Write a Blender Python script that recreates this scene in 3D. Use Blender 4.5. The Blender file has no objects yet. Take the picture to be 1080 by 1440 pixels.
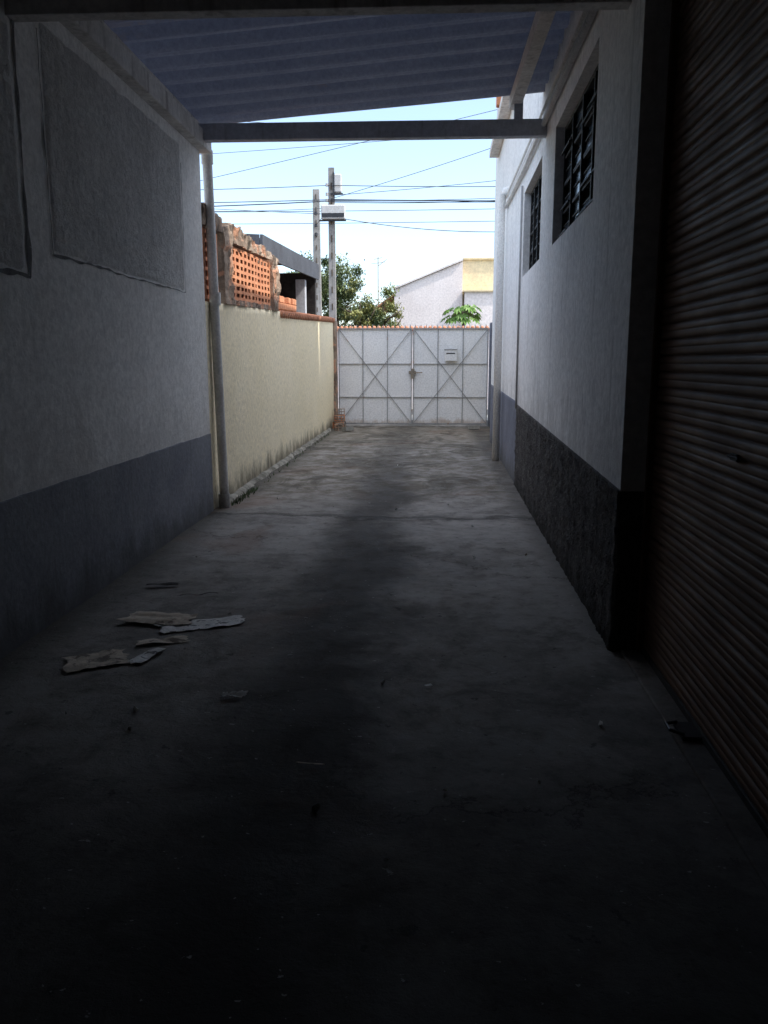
import bpy, math, random, bmesh
from mathutils import Vector, noise, Matrix
random.seed(7)
scene=bpy.context.scene
COL=scene.collection
D2R=math.radians

# ---------------------------------------------------------------- materials
def N(nt,t,**kw):
    n=nt.nodes.new(t)
    for k,v in kw.items(): setattr(n,k,v)
    return n
def setin(nt,node,key,val):
    if isinstance(val,bpy.types.NodeSocket): nt.links.new(val,node.inputs[key])
    else: node.inputs[key].default_value=val
def c4(c): return (c[0],c[1],c[2],1.0)
def noise_n(nt,vec,scale,detail=6,rough=.6,dist=0.0):
    n=N(nt,'ShaderNodeTexNoise'); nt.links.new(vec,n.inputs['Vector'])
    n.inputs['Scale'].default_value=scale; n.inputs['Detail'].default_value=detail
    n.inputs['Roughness'].default_value=rough; n.inputs['Distortion'].default_value=dist
    return n.outputs['Fac']
def mrange(nt,v,a,b,c=0.0,d=1.0,smooth=True):
    n=N(nt,'ShaderNodeMapRange'); n.interpolation_type='SMOOTHSTEP' if smooth else 'LINEAR'
    nt.links.new(v,n.inputs['Value'])
    for k,x in (('From Min',a),('From Max',b),('To Min',c),('To Max',d)): setin(nt,n,k,x)
    return n.outputs['Result']
def mth(nt,op,a,b=0.0):
    n=N(nt,'ShaderNodeMath',operation=op)
    setin(nt,n,0,a); setin(nt,n,1,b); return n.outputs[0]
def mixc(nt,f,a,b,mode='MIX'):
    n=N(nt,'ShaderNodeMix'); n.data_type='RGBA'; n.blend_type=mode
    setin(nt,n,0,f)
    setin(nt,n,6,a if isinstance(a,bpy.types.NodeSocket) else c4(a))
    setin(nt,n,7,b if isinstance(b,bpy.types.NodeSocket) else c4(b))
    return n.outputs[2]
def start(name):
    m=bpy.data.materials.new(name); m.use_nodes=True; nt=m.node_tree
    b=nt.nodes['Principled BSDF']; g=N(nt,'ShaderNodeNewGeometry')
    return m,nt,b,g.outputs['Position']
def vmul(nt,v,s):
    n=N(nt,'ShaderNodeVectorMath',operation='MULTIPLY'); nt.links.new(v,n.inputs[0]); n.inputs[1].default_value=s
    return n.outputs[0]
def bump(nt,b,h,strength,dist=.02):
    n=N(nt,'ShaderNodeBump'); n.inputs['Strength'].default_value=strength; n.inputs['Distance'].default_value=dist
    nt.links.new(h,n.inputs['Height']); nt.links.new(n.outputs[0],b.inputs['Normal'])
def surf(name,c1,c2,scale=1.5,rough=.85,bs=.3,bscale=30,bdist=.01,streak=None,grime=None,top=None,metal=0.0,spots=None,fine=.25,brick=None,spec=.3,trans=None):
    m,nt,b,P=start(name)
    n1=noise_n(nt,P,scale,8,.65,.3)
    col=mixc(nt,mrange(nt,n1,.3,.7),c1,c2)
    nf=noise_n(nt,P,bscale,8,.7)
    k=mrange(nt,nf,.25,.75,1-fine,1+fine*.4)
    cc=N(nt,'ShaderNodeCombineColor'); 
    for i in range(3): nt.links.new(k,cc.inputs[i])
    col=mixc(nt,1.0,col,cc.outputs[0],'MULTIPLY')
    if streak:
        s=noise_n(nt,vmul(nt,P,(5,5,.35)),2.2,6,.6)
        col=mixc(nt,mrange(nt,s,streak[1],streak[2],0,streak[3]),col,streak[0])
    if spots:
        s=noise_n(nt,P,spots[1],5,.6,.5)
        col=mixc(nt,mrange(nt,s,spots[2],spots[2]+.06,0,spots[3]),col,spots[0])
    if grime or top:
        sp=N(nt,'ShaderNodeSeparateXYZ'); nt.links.new(P,sp.inputs[0])
        gn=noise_n(nt,vmul(nt,P,(2.5,2.5,1.2)),2.0,8,.7)
        if grime:
            z=mth(nt,'SUBTRACT',sp.outputs[2],mth(nt,'MULTIPLY',mth(nt,'SUBTRACT',gn,.5),grime[2]*2.2))
            col=mixc(nt,mrange(nt,z,grime[1],grime[2],grime[3],0),col,grime[0])
        if top:
            gs=noise_n(nt,vmul(nt,P,(7,7,.6)),1.6,8,.75)
            z=mth(nt,'ADD',sp.outputs[2],mth(nt,'MULTIPLY',mth(nt,'SUBTRACT',gs,.5),1.3))
            if len(top)>4: z=mth(nt,'SUBTRACT',z,mth(nt,'MULTIPLY',sp.outputs[1],top[4]))
            col=mixc(nt,mrange(nt,z,top[1],top[2],0,top[3]),col,top[0])
    nt.links.new(col,b.inputs['Base Color'])
    b.inputs['Metallic'].default_value=metal
    b.inputs['Specular IOR Level'].default_value=spec
    nt.links.new(mrange(nt,n1,.2,.8,rough-.08,min(1,rough+.08)),b.inputs['Roughness'])
    h=nf
    if brick:
        sp2=N(nt,'ShaderNodeSeparateXYZ'); nt.links.new(P,sp2.inputs[0])
        cb=N(nt,'ShaderNodeCombineXYZ'); nt.links.new(sp2.outputs[1],cb.inputs[0]); nt.links.new(sp2.outputs[2],cb.inputs[1])
        bt=N(nt,'ShaderNodeTexBrick'); nt.links.new(cb.outputs[0],bt.inputs[0])
        bt.inputs['Scale'].default_value=1.0; bt.inputs['Brick Width'].default_value=.42; bt.inputs['Row Height'].default_value=.2
        bt.inputs['Mortar Size'].default_value=.02; bt.inputs['Mortar Smooth'].default_value=1.0
        h=mth(nt,'SUBTRACT',nf,mth(nt,'MULTIPLY',bt.outputs['Fac'],brick))
    bump(nt,b,h,bs,bdist)
    if trans:
        tr=N(nt,'ShaderNodeBsdfTranslucent'); tr.inputs[0].default_value=c4(trans[0])
        mx=N(nt,'ShaderNodeMixShader'); mx.inputs[0].default_value=trans[1]
        nt.links.new(b.outputs[0],mx.inputs[1]); nt.links.new(tr.outputs[0],mx.inputs[2])
        nt.links.new(mx.outputs[0],nt.nodes['Material Output'].inputs[0])
    return m
def plain(name,c,rough=.5,metal=0,var=.2,scale=12,bs=.1):
    return surf(name,c,tuple(x*(1-var) for x in c),scale,rough,bs,60,.003,metal=metal,fine=.12)

M={}
M['wall_in']=surf('stained_grey_plaster',(.95,.93,.90),(.86,.84,.81),1.1,.9,.6,22,.014,streak=((.6,.58,.55),.56,.75,.4),grime=((.5,.47,.44),.75,1.2,.3),spots=((.68,.65,.62),3.2,.66,.45))
M['dado_in']=surf('blue_grey_dado_paint',(.29,.30,.33),(.21,.215,.25),1.3,.8,.5,22,.012,grime=((.08,.08,.08),0,.35,.75),streak=((.12,.12,.12),.55,.75,.4))
M['rough_patch']=surf('rough_block_infill',(.95,.93,.90),(.80,.78,.75),2.2,.95,1.0,24,.05,brick=.04,streak=((.6,.58,.56),.52,.72,.4),spots=((.55,.53,.51),9,.6,.5))
M['wall_r']=surf('white_limewash_plaster',(.95,.94,.92),(.88,.87,.85),1.0,.88,.5,20,.014,streak=((.5,.49,.47),.55,.72,.55),grime=((.42,.4,.38),.85,1.3,.35),spots=((.6,.59,.57),2.6,.66,.45))
M['dado_r']=surf('black_roughcast_dado',(.16,.15,.145),(.085,.08,.078),5.0,.95,1.0,34,.06,grime=((.03,.03,.027),0,.3,.8),spots=((.30,.28,.26),30,.6,.6))
M['dado_far']=surf('blue_grey_outer_dado',(.2,.21,.26),(.14,.15,.19),1.4,.85,.4,22,.01,grime=((.07,.07,.06),0,.35,.7))
M['fascia']=surf('slate_grey_fascia',(.10,.11,.13),(.07,.075,.09),1.4,.85,.4,22,.01)
M['cream']=surf('cream_boundary_plaster',(.97,.85,.61),(.91,.79,.54),1.0,.92,.4,18,.014,streak=((.68,.58,.42),.58,.80,.4),grime=((.12,.10,.07),0.0,.32,.88),top=((.09,.08,.06),1.76,2.2,.9,.036),spots=((.78,.68,.5),3.4,.62,.45))
M['mold']=surf('mouldy_concrete',(.44,.34,.26),(.17,.12,.09),3.0,.95,.8,20,.03,streak=((.05,.045,.035),.52,.66,.75),spots=((.62,.32,.2),4,.54,.75))
M['clay']=surf('orange_clay_brick',(.80,.36,.19),(.64,.26,.135),4,.9,.5,40,.01,streak=((.25,.14,.09),.6,.78,.6))
M['clay_dark']=surf('painted_shade_clay',(.3,.13,.08),(.2,.09,.055),4,.95,.5,40,.01)
M['tile']=surf('orange_roof_tile',(.58,.25,.14),(.38,.17,.1),5,.85,.4,40,.01,spots=((.15,.1,.08),6,.58,.7))
M['pvc']=surf('dusty_white_pipe',(.86,.84,.81),(.72,.70,.67),2.5,.5,.15,40,.004,streak=((.35,.32,.28),.55,.75,.6),grime=((.1,.09,.08),0,.4,.7))
M['pvc_w']=surf('white_pvc_pipe',(.96,.95,.92),(.92,.90,.86),2.5,.4,.1,40,.004,grime=((.6,.56,.5),0,.12,.4))
M['beam']=surf('grey_painted_beam',(.62,.63,.67),(.45,.46,.5),2.0,.7,.3,25,.006,streak=((.2,.18,.16),.55,.72,.6))
M['beam_w']=surf('pale_weathered_beam',(.84,.81,.77),(.66,.62,.58),3.0,.85,.4,25,.008,streak=((.25,.21,.18),.52,.72,.6))
M['fibre']=surf('fibre_cement_sheet',(.42,.42,.44),(.30,.30,.31),1.2,.92,.4,30,.008,spots=((.45,.3,.17),1.6,.6,.7))
M['fibre_t']=surf('weathered_fill_light_sheet',(.40,.395,.41),(.28,.28,.30),1.2,.85,.4,30,.008,spots=((.42,.29,.17),1.2,.60,.6),trans=((.50,.56,.78),.030))  # stained sheet; translucency added so sky light fills the passage
M['metal_dark']=plain('dark_metal',(.06,.06,.065),.45,.6)
M['iron']=plain('dull_black_iron',(.035,.034,.033),.7,0)
M['gate']=surf('white_gate_paint',(.95,.94,.93),(.89,.88,.87),1.6,.55,.2,30,.006,streak=((.6,.54,.46),.6,.8,.4),grime=((.4,.27,.17),.05,.22,.7))
M['gate_bar']=surf('grey_gate_bar',(.42,.42,.41),(.3,.29,.28),4,.5,.2,30,.004,spots=((.28,.14,.07),9,.6,.7))
M['pole']=surf('weathered_pole_concrete',(.38,.36,.34),(.26,.25,.23),2.0,.9,.4,25,.01,streak=((.08,.08,.07),.5,.7,.7))
M['cable']=plain('black_cable',(.05,.055,.07),.6)
M['box_grey']=plain('grey_box',(.45,.45,.45),.5)
M['box_white']=plain('white_box',(.6,.6,.58),.5)
M['steel']=plain('galvanised_steel',(.35,.30,.24),.4,.5)
M['house_white']=surf('pinkish_white_render',(.84,.76,.73),(.75,.67,.64),.7,.9,.2,15,.01,streak=((.55,.5,.47),.55,.8,.4))
M['house_yellow']=surf('pale_yellow_render',(.84,.70,.45),(.76,.63,.41),.7,.9,.2,15,.01)
M['asphalt']=surf('asphalt',(.055,.055,.057),(.04,.04,.042),2,.95,.5,60,.01)
M['dirt']=surf('dry_dirt_ground',(.16,.14,.1),(.09,.1,.05),.5,.95,.5,10,.02)
M['pave']=surf('pavement_concrete',(.36,.35,.32),(.24,.235,.21),1.2,.95,.4,20,.01)
M['foot']=surf('crumbling_cement_edge',(.40,.37,.31),(.12,.11,.085),4,.95,.8,20,.02)
M['leaf_a']=plain('leaf_light',(.19,.235,.085),.6,0,.3,3)
M['leaf_b']=plain('leaf_dark',(.07,.105,.045),.6,0,.3,3)
M['leaf_y']=plain('leaf_yellow_green',(.30,.30,.10),.6,0,.3,3)
M['leaf_p']=plain('papaya_leaf_green',(.16,.29,.06),.55,0,.3,6)
M['bark']=surf('bark',(.14,.11,.08),(.08,.06,.045),5,.95,.7,25,.02)
M['card']=surf('torn_cardboard',(.78,.67,.54),(.55,.47,.37),6,.95,.5,30,.006,spots=((.16,.13,.11),11,.56,.8))
M['card_w']=surf('dirty_printed_paper',(.94,.92,.88),(.74,.72,.68),8,.9,.4,40,.005,spots=((.12,.12,.13),20,.55,.9))
M['wood']=surf('charred_wood_and_porch_shade',(.05,.045,.04),(.025,.02,.02),8,.9,.6,30,.01)
M['crack']=surf('dark_crack_line',(.24,.235,.23),(.11,.108,.105),8,.95,.6,30,.01)  # dark tone for the cracked border of the blocked openings

def shutter_mat():
    m,nt,b,P=start('brown_painted_steel_slats')
    n=noise_n(nt,vmul(nt,P,(1,1.2,3)),2.5,7,.65)
    col=mixc(nt,mrange(nt,n,.3,.72),(.155,.088,.058),(.115,.067,.046))
    d=noise_n(nt,P,40,5,.7)
    col=mixc(nt,mrange(nt,d,.55,.75,0,.25),col,(.19,.135,.10))
    s=noise_n(nt,vmul(nt,P,(2,2,.6)),1.3,6,.6)
    col=mixc(nt,mrange(nt,s,.5,.72,0,.3),col,(.07,.045,.034))
    nt.links.new(col,b.inputs['Base Color']); b.inputs['Metallic'].default_value=.0
    b.inputs['Specular IOR Level'].default_value=.2; b.inputs['Specular Tint'].default_value=(1,.8,.65,1)
    nt.links.new(mrange(nt,n,.3,.7,.52,.68),b.inputs['Roughness'])
    bump(nt,b,d,.12,.003); return m
M['shutter']=shutter_mat()
def glass_mat(name,c,r):
    m,nt,b,P=start(name)
    n=noise_n(nt,P,3,5,.6)
    nt.links.new(mixc(nt,mrange(nt,n,.35,.65),c,tuple(x*.5 for x in c)),b.inputs['Base Color'])
    b.inputs['Roughness'].default_value=r; b.inputs['Specular IOR Level'].default_value=.55
    b.inputs['Specular Tint'].default_value=(.75,.88,1,1)
    return m
M['glass']=glass_mat('dusty_window_glass',(.05,.065,.08),.15)

def floor_mat():
    m,nt,b,P=start('old_stained_concrete_painted_shade')
    sp=N(nt,'ShaderNodeSeparateXYZ'); nt.links.new(P,sp.inputs[0]); X,Y=sp.outputs[0],sp.outputs[1]
    n1=noise_n(nt,P,.9,9,.68,.4); n2=noise_n(nt,P,3.2,9,.75,.3); n3=noise_n(nt,P,22,8,.75); n4=noise_n(nt,P,.45,5,.6,1.0); n5=noise_n(nt,P,9,8,.75)
    col=mixc(nt,mrange(nt,n1,.30,.70),(.20,.185,.168),(.36,.335,.305))
    col=mixc(nt,mrange(nt,n2,.42,.68,0,.6),col,(.115,.107,.098))
    col=mixc(nt,mrange(nt,n5,.50,.70,0,.4),col,(.39,.365,.335))
    col=mixc(nt,mrange(nt,n5,.48,.34,0,.45),col,(.085,.079,.072))
    def ell(cx,cy,rx,ry,amp):
        a=mth(nt,'DIVIDE',mth(nt,'SUBTRACT',X,cx),rx); c=mth(nt,'DIVIDE',mth(nt,'SUBTRACT',Y,cy),ry)
        r=mth(nt,'SQRT',mth(nt,'ADD',mth(nt,'MULTIPLY',a,a),mth(nt,'MULTIPLY',c,c)))
        return mth(nt,'ADD',r,mth(nt,'ADD',mth(nt,'MULTIPLY',mth(nt,'SUBTRACT',n2,.5),amp),mth(nt,'MULTIPLY',mth(nt,'SUBTRACT',n1,.5),amp)))
    hgt=None
    for (cx,cy,rx,ry,st) in ((.15,2.95,.6,.34,.5),(-1.75,3.35,.3,.22,.4),(.8,5.4,.4,1.1,.5),(-.1,5.6,.35,.7,.4),(.3,7.2,.8,.6,.5),(-1.3,6.8,.6,.8,.45)):
        r=ell(cx,cy,rx,ry,2.2)
        k=mrange(nt,r,.6,1.1,1,0)
        col=mixc(nt,mth(nt,'MULTIPLY',k,mrange(nt,n5,.35,.6,st*.5,st)),col,(.38,.36,.335))
        if cy==2.95:
            rim=mth(nt,'MULTIPLY',mrange(nt,r,.98,1.03),mrange(nt,r,1.04,1.10,1,0))
            rim=mth(nt,'MULTIPLY',rim,mrange(nt,Y,2.75,3.0,1,0))
            col=mixc(nt,mth(nt,'MULTIPLY',rim,.7),col,(.03,.03,.028))
        hgt=k if hgt is None else mth(nt,'MAXIMUM',hgt,k)
    moss=mth(nt,'MULTIPLY',mrange(nt,Y,8.0,10.0),mrange(nt,n2,.4,.6,.35,1))
    col=mixc(nt,mth(nt,'MULTIPLY',moss,.75),col,(.115,.097,.069))
    l=mth(nt,'MULTIPLY',mrange(nt,Y,13,18),mrange(nt,n2,.4,.62,1,.2))
    col=mixc(nt,mth(nt,'MULTIPLY',l,.5),col,(.25,.21,.155))
    col=mixc(nt,mth(nt,'MULTIPLY',mrange(nt,Y,8.3,10),mrange(nt,noise_n(nt,vmul(nt,P,(1,.6,1)),1.3,8,.7,.8),.48,.62,0,.7)),col,(.055,.048,.036))
    dx=mth(nt,'ABSOLUTE',mth(nt,'ADD',mth(nt,'ADD',X,.50),mth(nt,'MULTIPLY',mth(nt,'SUBTRACT',n1,.5),.9)))
    tr=mth(nt,'MULTIPLY',mrange(nt,dx,.08,.55,1,0),mrange(nt,Y,8,14,1,.5))
    tr=mth(nt,'MULTIPLY',tr,mrange(nt,n2,.3,.6,1,.8))
    col=mixc(nt,mth(nt,'MULTIPLY',tr,.92),col,(.025,.023,.021))
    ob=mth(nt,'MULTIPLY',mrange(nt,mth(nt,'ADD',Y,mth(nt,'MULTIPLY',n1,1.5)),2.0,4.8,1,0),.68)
    col=mixc(nt,ob,col,(.05,.043,.037))  # floor darkened towards the camera, foreground shade painted into the colour
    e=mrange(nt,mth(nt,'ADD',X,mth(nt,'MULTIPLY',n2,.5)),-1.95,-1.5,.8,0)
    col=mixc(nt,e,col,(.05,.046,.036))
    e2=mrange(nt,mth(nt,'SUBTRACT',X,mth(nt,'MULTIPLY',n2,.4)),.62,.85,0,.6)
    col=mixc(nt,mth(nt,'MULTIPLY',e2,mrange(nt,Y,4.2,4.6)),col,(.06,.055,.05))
    col=mixc(nt,mth(nt,'MULTIPLY',mrange(nt,n4,.56,.7),.4),col,(.19,.11,.075))
    col=mixc(nt,mrange(nt,noise_n(nt,P,16,4,.6),.66,.70,0,.6),col,(.04,.04,.04))
    col=mixc(nt,mrange(nt,noise_n(nt,vmul(nt,P,(1,1.3,1)),27,3,.6),.70,.73,0,.6),col,(.55,.53,.5))
    jy=mth(nt,'ABSOLUTE',mth(nt,'SUBTRACT',mth(nt,'ADD',mth(nt,'ADD',Y,mth(nt,'MULTIPLY',n1,.9)),mth(nt,'MULTIPLY',n2,.5)),8.65))
    cr=mth(nt,'MULTIPLY',mrange(nt,jy,.01,.10,1,0),mrange(nt,n5,.35,.55,.35,1))
    j2=mth(nt,'ABSOLUTE',mth(nt,'SUBTRACT',mth(nt,'ADD',mth(nt,'ADD',Y,mth(nt,'MULTIPLY',X,.55)),mth(nt,'MULTIPLY',n1,1.6)),6.9))
    cr=mth(nt,'MAXIMUM',cr,mth(nt,'MULTIPLY',mrange(nt,j2,.002,.016,.7,0),mrange(nt,n2,.46,.54)))
    col=mixc(nt,mth(nt,'MULTIPLY',cr,.65),col,(.025,.023,.021))
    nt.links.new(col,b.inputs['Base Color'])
    nt.links.new(mrange(nt,n2,.3,.7,.7,.97),b.inputs['Roughness']); b.inputs['Specular IOR Level'].default_value=.15
    h=mth(nt,'ADD',mth(nt,'MULTIPLY',n2,.6),mth(nt,'MULTIPLY',n3,.3))
    h=mth(nt,'ADD',h,mth(nt,'MULTIPLY',hgt,.1)); h=mth(nt,'SUBTRACT',h,mth(nt,'MULTIPLY',cr,.25))
    bump(nt,b,h,.75,.04); return m
M['floor']=floor_mat()

# ---------------------------------------------------------------- mesh builder
class MB:
    def __init__(s,warp=None): s.v=[]; s.f=[]; s.mi=[]; s.w=warp; s.cur=0
    def addv(s,p):
        s.v.append(tuple(s.w(*p)) if s.w else tuple(p)); return len(s.v)-1
    def face(s,ix): s.f.append(tuple(ix)); s.mi.append(s.cur)
    def poly(s,pts): s.face([s.addv(p) for p in pts]); return s
    def box(s,x0,x1,y0,y1,z0,z1,M4=None):
        c=[(x0,y0,z0),(x1,y0,z0),(x1,y1,z0),(x0,y1,z0),(x0,y0,z1),(x1,y0,z1),(x1,y1,z1),(x0,y1,z1)]
        if M4: c=[tuple(M4@Vector(p)) for p in c]
        i=[s.addv(p) for p in c]
        for q in ((3,2,1,0),(4,5,6,7),(0,1,5,4),(1,2,6,5),(2,3,7,6),(3,0,4,7)): s.face([i[k] for k in q])
        return s
    def tube(s,pts,r,n=12,cap=True):
        rings=[]
        pts=[Vector(p) for p in pts]
        rr=r if isinstance(r,(list,tuple)) else [r]*len(pts)
        for k,p in enumerate(pts):
            if k==0: d=pts[1]-pts[0]
            elif k==len(pts)-1: d=pts[-1]-pts[-2]
            else: d=(pts[k+1]-pts[k-1])
            d.normalize()
            a=Vector((0,0,1)) if abs(d.z)<.95 else Vector((0,1,0))
            u=d.cross(a).normalized(); w=d.cross(u).normalized()
            rings.append([s.addv(p+u*math.cos(2*math.pi*j/n)*rr[k]+w*math.sin(2*math.pi*j/n)*rr[k]) for j in range(n)])
        for a,b in zip(rings[:-1],rings[1:]):
            for j in range(n): s.face((a[j],a[(j+1)%n],b[(j+1)%n],b[j]))
        if cap: s.face(rings[0][::-1]); s.face(rings[-1])
        return s
    def cells(s,us,vs,solid,d0,d1,mapf):
        nu,nv=len(us)-1,len(vs)-1; cache={}
        def g(i,j,k):
            if (i,j,k) not in cache: cache[(i,j,k)]=s.addv(mapf(us[i],vs[j],(d0,d1)[k]))
            return cache[(i,j,k)]
        S=lambda i,j: 0<=i<nu and 0<=j<nv and solid(i,j)
        for i in range(nu):
            for j in range(nv):
                if not S(i,j): continue
                s.face((g(i,j,0),g(i+1,j,0),g(i+1,j+1,0),g(i,j+1,0)))
                s.face((g(i,j+1,1),g(i+1,j+1,1),g(i+1,j,1),g(i,j,1)))
                if not S(i-1,j): s.face((g(i,j,0),g(i,j+1,0),g(i,j+1,1),g(i,j,1)))
                if not S(i+1,j): s.face((g(i+1,j,0),g(i+1,j,1),g(i+1,j+1,1),g(i+1,j+1,0)))
                if not S(i,j-1): s.face((g(i,j,0),g(i,j,1),g(i+1,j,1),g(i+1,j,0)))
                if not S(i,j+1): s.face((g(i,j+1,0),g(i+1,j+1,0),g(i+1,j+1,1),g(i,j+1,1)))
        return s
    def done(s,name,mats,parent=None,smooth=False,bevel=0,recalc=True):
        xs=[v[0] for v in s.v]; ys=[v[1] for v in s.v]; zs=[v[2] for v in s.v]
        o=Vector(((min(xs)+max(xs))/2,(min(ys)+max(ys))/2,min(zs)))
        me=bpy.data.meshes.new(name)
        me.from_pydata([tuple(Vector(v)-o) for v in s.v],[],s.f)
        if not isinstance(mats,(list,tuple)): mats=[mats]
        for m in mats: me.materials.append(m)
        for p,k in zip(me.polygons,s.mi): p.material_index=k; p.use_smooth=smooth
        if recalc:
            bm=bmesh.new(); bm.from_mesh(me); bmesh.ops.recalc_face_normals(bm,faces=bm.faces); bm.to_mesh(me); bm.free()
        ob=bpy.data.objects.new(name,me); COL.objects.link(ob)
        if parent:
            ob.parent=parent; ob.location=o-wloc(parent)
        else: ob.location=o
        ob['wl']=list(o)
        if bevel:
            b=ob.modifiers.new('bevel','BEVEL'); b.width=bevel; b.segments=2; b.limit_method='ANGLE'
        return ob
def wloc(o): return Vector(o['wl'])
def thing(name,loc,label,cat,group=None):
    e=bpy.data.objects.new(name,None); COL.objects.link(e); e.location=loc; e['wl']=list(loc)
    e.empty_display_size=.2
    tag(e,label,cat,group); return e
def tag(o,label,cat,group=None):
    o['label']=label; o['category']=cat
    if group: o['group']=group
    return o

def R(d,y,z): return (.98+.02*(y-4.2)+d,y,z)

# ---------------------------------------------------------------- ground
g=MB().poly([(-300,-300,0),(300,-300,0),(300,600,0),(-300,600,0)]).done('ground',M['dirt']); g['kind']='structure'
b=MB(); nx,ny=60,360
idx=[[0]*(ny+1) for _ in range(nx+1)]
for i in range(nx+1):
    for j in range(ny+1):
        x=-2.2+3.9*i/nx; y=-8+28.2*j/ny
        z=.018+.010*noise.noise(Vector((x*1.3,y*1.1,0)))+.004*noise.noise(Vector((x*5,y*5,3)))
        idx[i][j]=b.addv((x,y,z))
for i in range(nx):
    for j in range(ny): b.face((idx[i][j],idx[i+1][j],idx[i+1][j+1],idx[i][j+1]))
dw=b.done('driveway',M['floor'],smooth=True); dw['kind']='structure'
p=MB().box(-60,60,20.3,22.4,.004,.12).done('pavement',M['pave']); p['kind']='structure'
p=MB().poly([(-80,22.4,.006),(80,22.4,.006),(80,26.8,.006),(-80,26.8,.006)]).done('road',M['asphalt']); p['kind']='structure'

# ---------------------------------------------------------------- left garage wall
lw=thing('side_wall',(-2.25,0,0),'grey plastered side wall with darker painted base and blocked openings','wall')
b=MB(); I={}
nyy,nzz=130,28
for i in range(nyy+1):
    y=-8+16.2*i/nyy
    for j in range(nzz+1):
        z=3.45*j/nzz
        I[i,j]=b.addv((-2.152+.005*noise.noise(Vector((y*.8,z*1.1,2)))*(1 if 0<j<nzz else 0)-.002,y,z))
for i in range(nyy):
    for j in range(nzz): b.face((I[i,j],I[i+1,j],I[i+1,j+1],I[i,j+1]))
b.box(-2.36,-2.158,-8,8.2,0,3.45)
b.done('wall_body',M['wall_in'],lw)
b=MB(); bot=[];top_=[];tb=[]
for k in range(163):
    y=-8+16.203*k/162; zt=.80+.006*noise.noise(Vector((y*3,0,0)))+.004*noise.noise(Vector((y*11,5,0)))
    bot.append(b.addv((-2.143,y,0))); top_.append(b.addv((-2.143,y,zt))); tb.append(b.addv((-2.160,y,zt+.003)))
for k in range(162):
    b.face((bot[k],bot[k+1],top_[k+1],top_[k])); b.face((top_[k],top_[k+1],tb[k+1],tb[k]))
b.done('painted_base',M['dado_in'],lw)
def rough_panel(name,x,y0,y1,z0,z1,amp,mat,parent,sgn=1,res=.025):
    b=MB(); ny=int((y1-y0)/res); nz=int((z1-z0)/res); I={}
    for i in range(ny+1):
        for j in range(nz+1):
            y=y0+(y1-y0)*i/ny; z=z0+(z1-z0)*j/nz
            ed=i in(0,ny) or j in(0,nz)
            dy=.012*noise.noise(Vector((y*6,z*6,1))); dz=.012*noise.noise(Vector((y*6,z*6,7)))
            d=amp*(.5*noise.noise(Vector((y*6,z*6,3)))+noise.noise(Vector((y*19,z*19,3))))+.002
            if ed: d=-.006
            I[i,j]=b.addv((x+sgn*d,y+dy,z+dz))
    for i in range(ny):
        for j in range(nz): b.face((I[i,j],I[i+1,j],I[i+1,j+1],I[i,j+1]))
    return b.done(name,mat,parent,smooth=True)
rough_panel('blocked_opening',-2.15,4.88,7.52,2.12,3.36,.007,M['rough_patch'],lw)
rough_panel('blocked_opening',-2.15,1.9,4.52,1.98,3.2,.007,M['rough_patch'],lw)
b=MB()
def joint(b,pts,w=.014):
    for (a,c) in zip(pts[:-1],pts[1:]):
        n=max(2,int(math.dist(a,c)/.05))
        for k in range(n):
            p=[a[q]+(c[q]-a[q])*k/n for q in range(2)]; r=[a[q]+(c[q]-a[q])*(k+1)/n for q in range(2)]
            j=lambda v:(v[0]+.014*noise.noise(Vector((v[0]*6,v[1]*6,2))),v[1]+.014*noise.noise(Vector((v[0]*6,v[1]*6,9))))
            ww0=w*(.15+1.5*abs(noise.noise(Vector((p[0]*5,p[1]*5,4))))); ww1=w*(.15+1.5*abs(noise.noise(Vector((r[0]*5,r[1]*5,4)))))
            p=j(p);r=j(r)
            dx,dz=r[0]-p[0],r[1]-p[1]; L=math.hypot(dx,dz) or 1
            a_,c_=-dz/L,dx/L
            b.poly([(-2.1475,p[0]-a_*ww0,p[1]-c_*ww0),(-2.1475,r[0]-a_*ww1,r[1]-c_*ww1),(-2.1475,r[0]+a_*ww1,r[1]+c_*ww1),(-2.1475,p[0]+a_*ww0,p[1]+c_*ww0)])
joint(b,[(4.84,3.3),(4.86,2.11),(7.53,2.11),(7.54,3.2)],.010)
joint(b,[(4.56,3.25),(4.56,1.96),(1.9,1.96)],.03)
b.done('plaster_crack',M['crack'],lw)

# ---------------------------------------------------------------- canopy
cp=thing('canopy',(-.6,6,0),'corrugated sheet canopy on grey beams with a pipe post','canopy')
def rz(x): return 3.73+(x+2.35)*.080
def sheet(name,ya,yb,mat):
    b=MB(); ny=int((yb-ya)/.02)
    PR=.30
    for off in (0,.008):
        I={}; xs_=[-2.5,-1.2,0,1.13]
        for j in range(ny+1):
            y=ya+(yb-ya)*j/ny
            s=math.sin(2*math.pi*y/PR); prof=.042*math.copysign(min(1,abs(s)*1.7),s)+.008*math.sin(6*math.pi*y/PR)
            step=.014*(int((y+20)/1.05)%2)
            for i,x in enumerate(xs_):
                I[i,j]=b.addv((x,y,rz(x)+prof+step+off+.010*noise.noise(Vector((x*2,y*.8,0)))))
        for j in range(ny):
            for i in range(3): b.face((I[i,j],I[i+1,j],I[i+1,j+1],I[i,j+1]))
        if name=='translucent_sheet': break
    return b.done(name,mat,cp,smooth=True,recalc=False)
sheet('roof_sheet',-8.2,5.7,M['fibre'])
sheet('translucent_sheet',5.7,8.4,M['fibre_t'])
MB().box(-2.28,1.10,8.0,8.1,3.50,3.645).done('beam',M['beam'],cp,bevel=.006)
MB().box(-2.2,1.02,4.5,4.6,3.235,3.40).done('beam',M['beam_w'],cp,bevel=.006)
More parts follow.
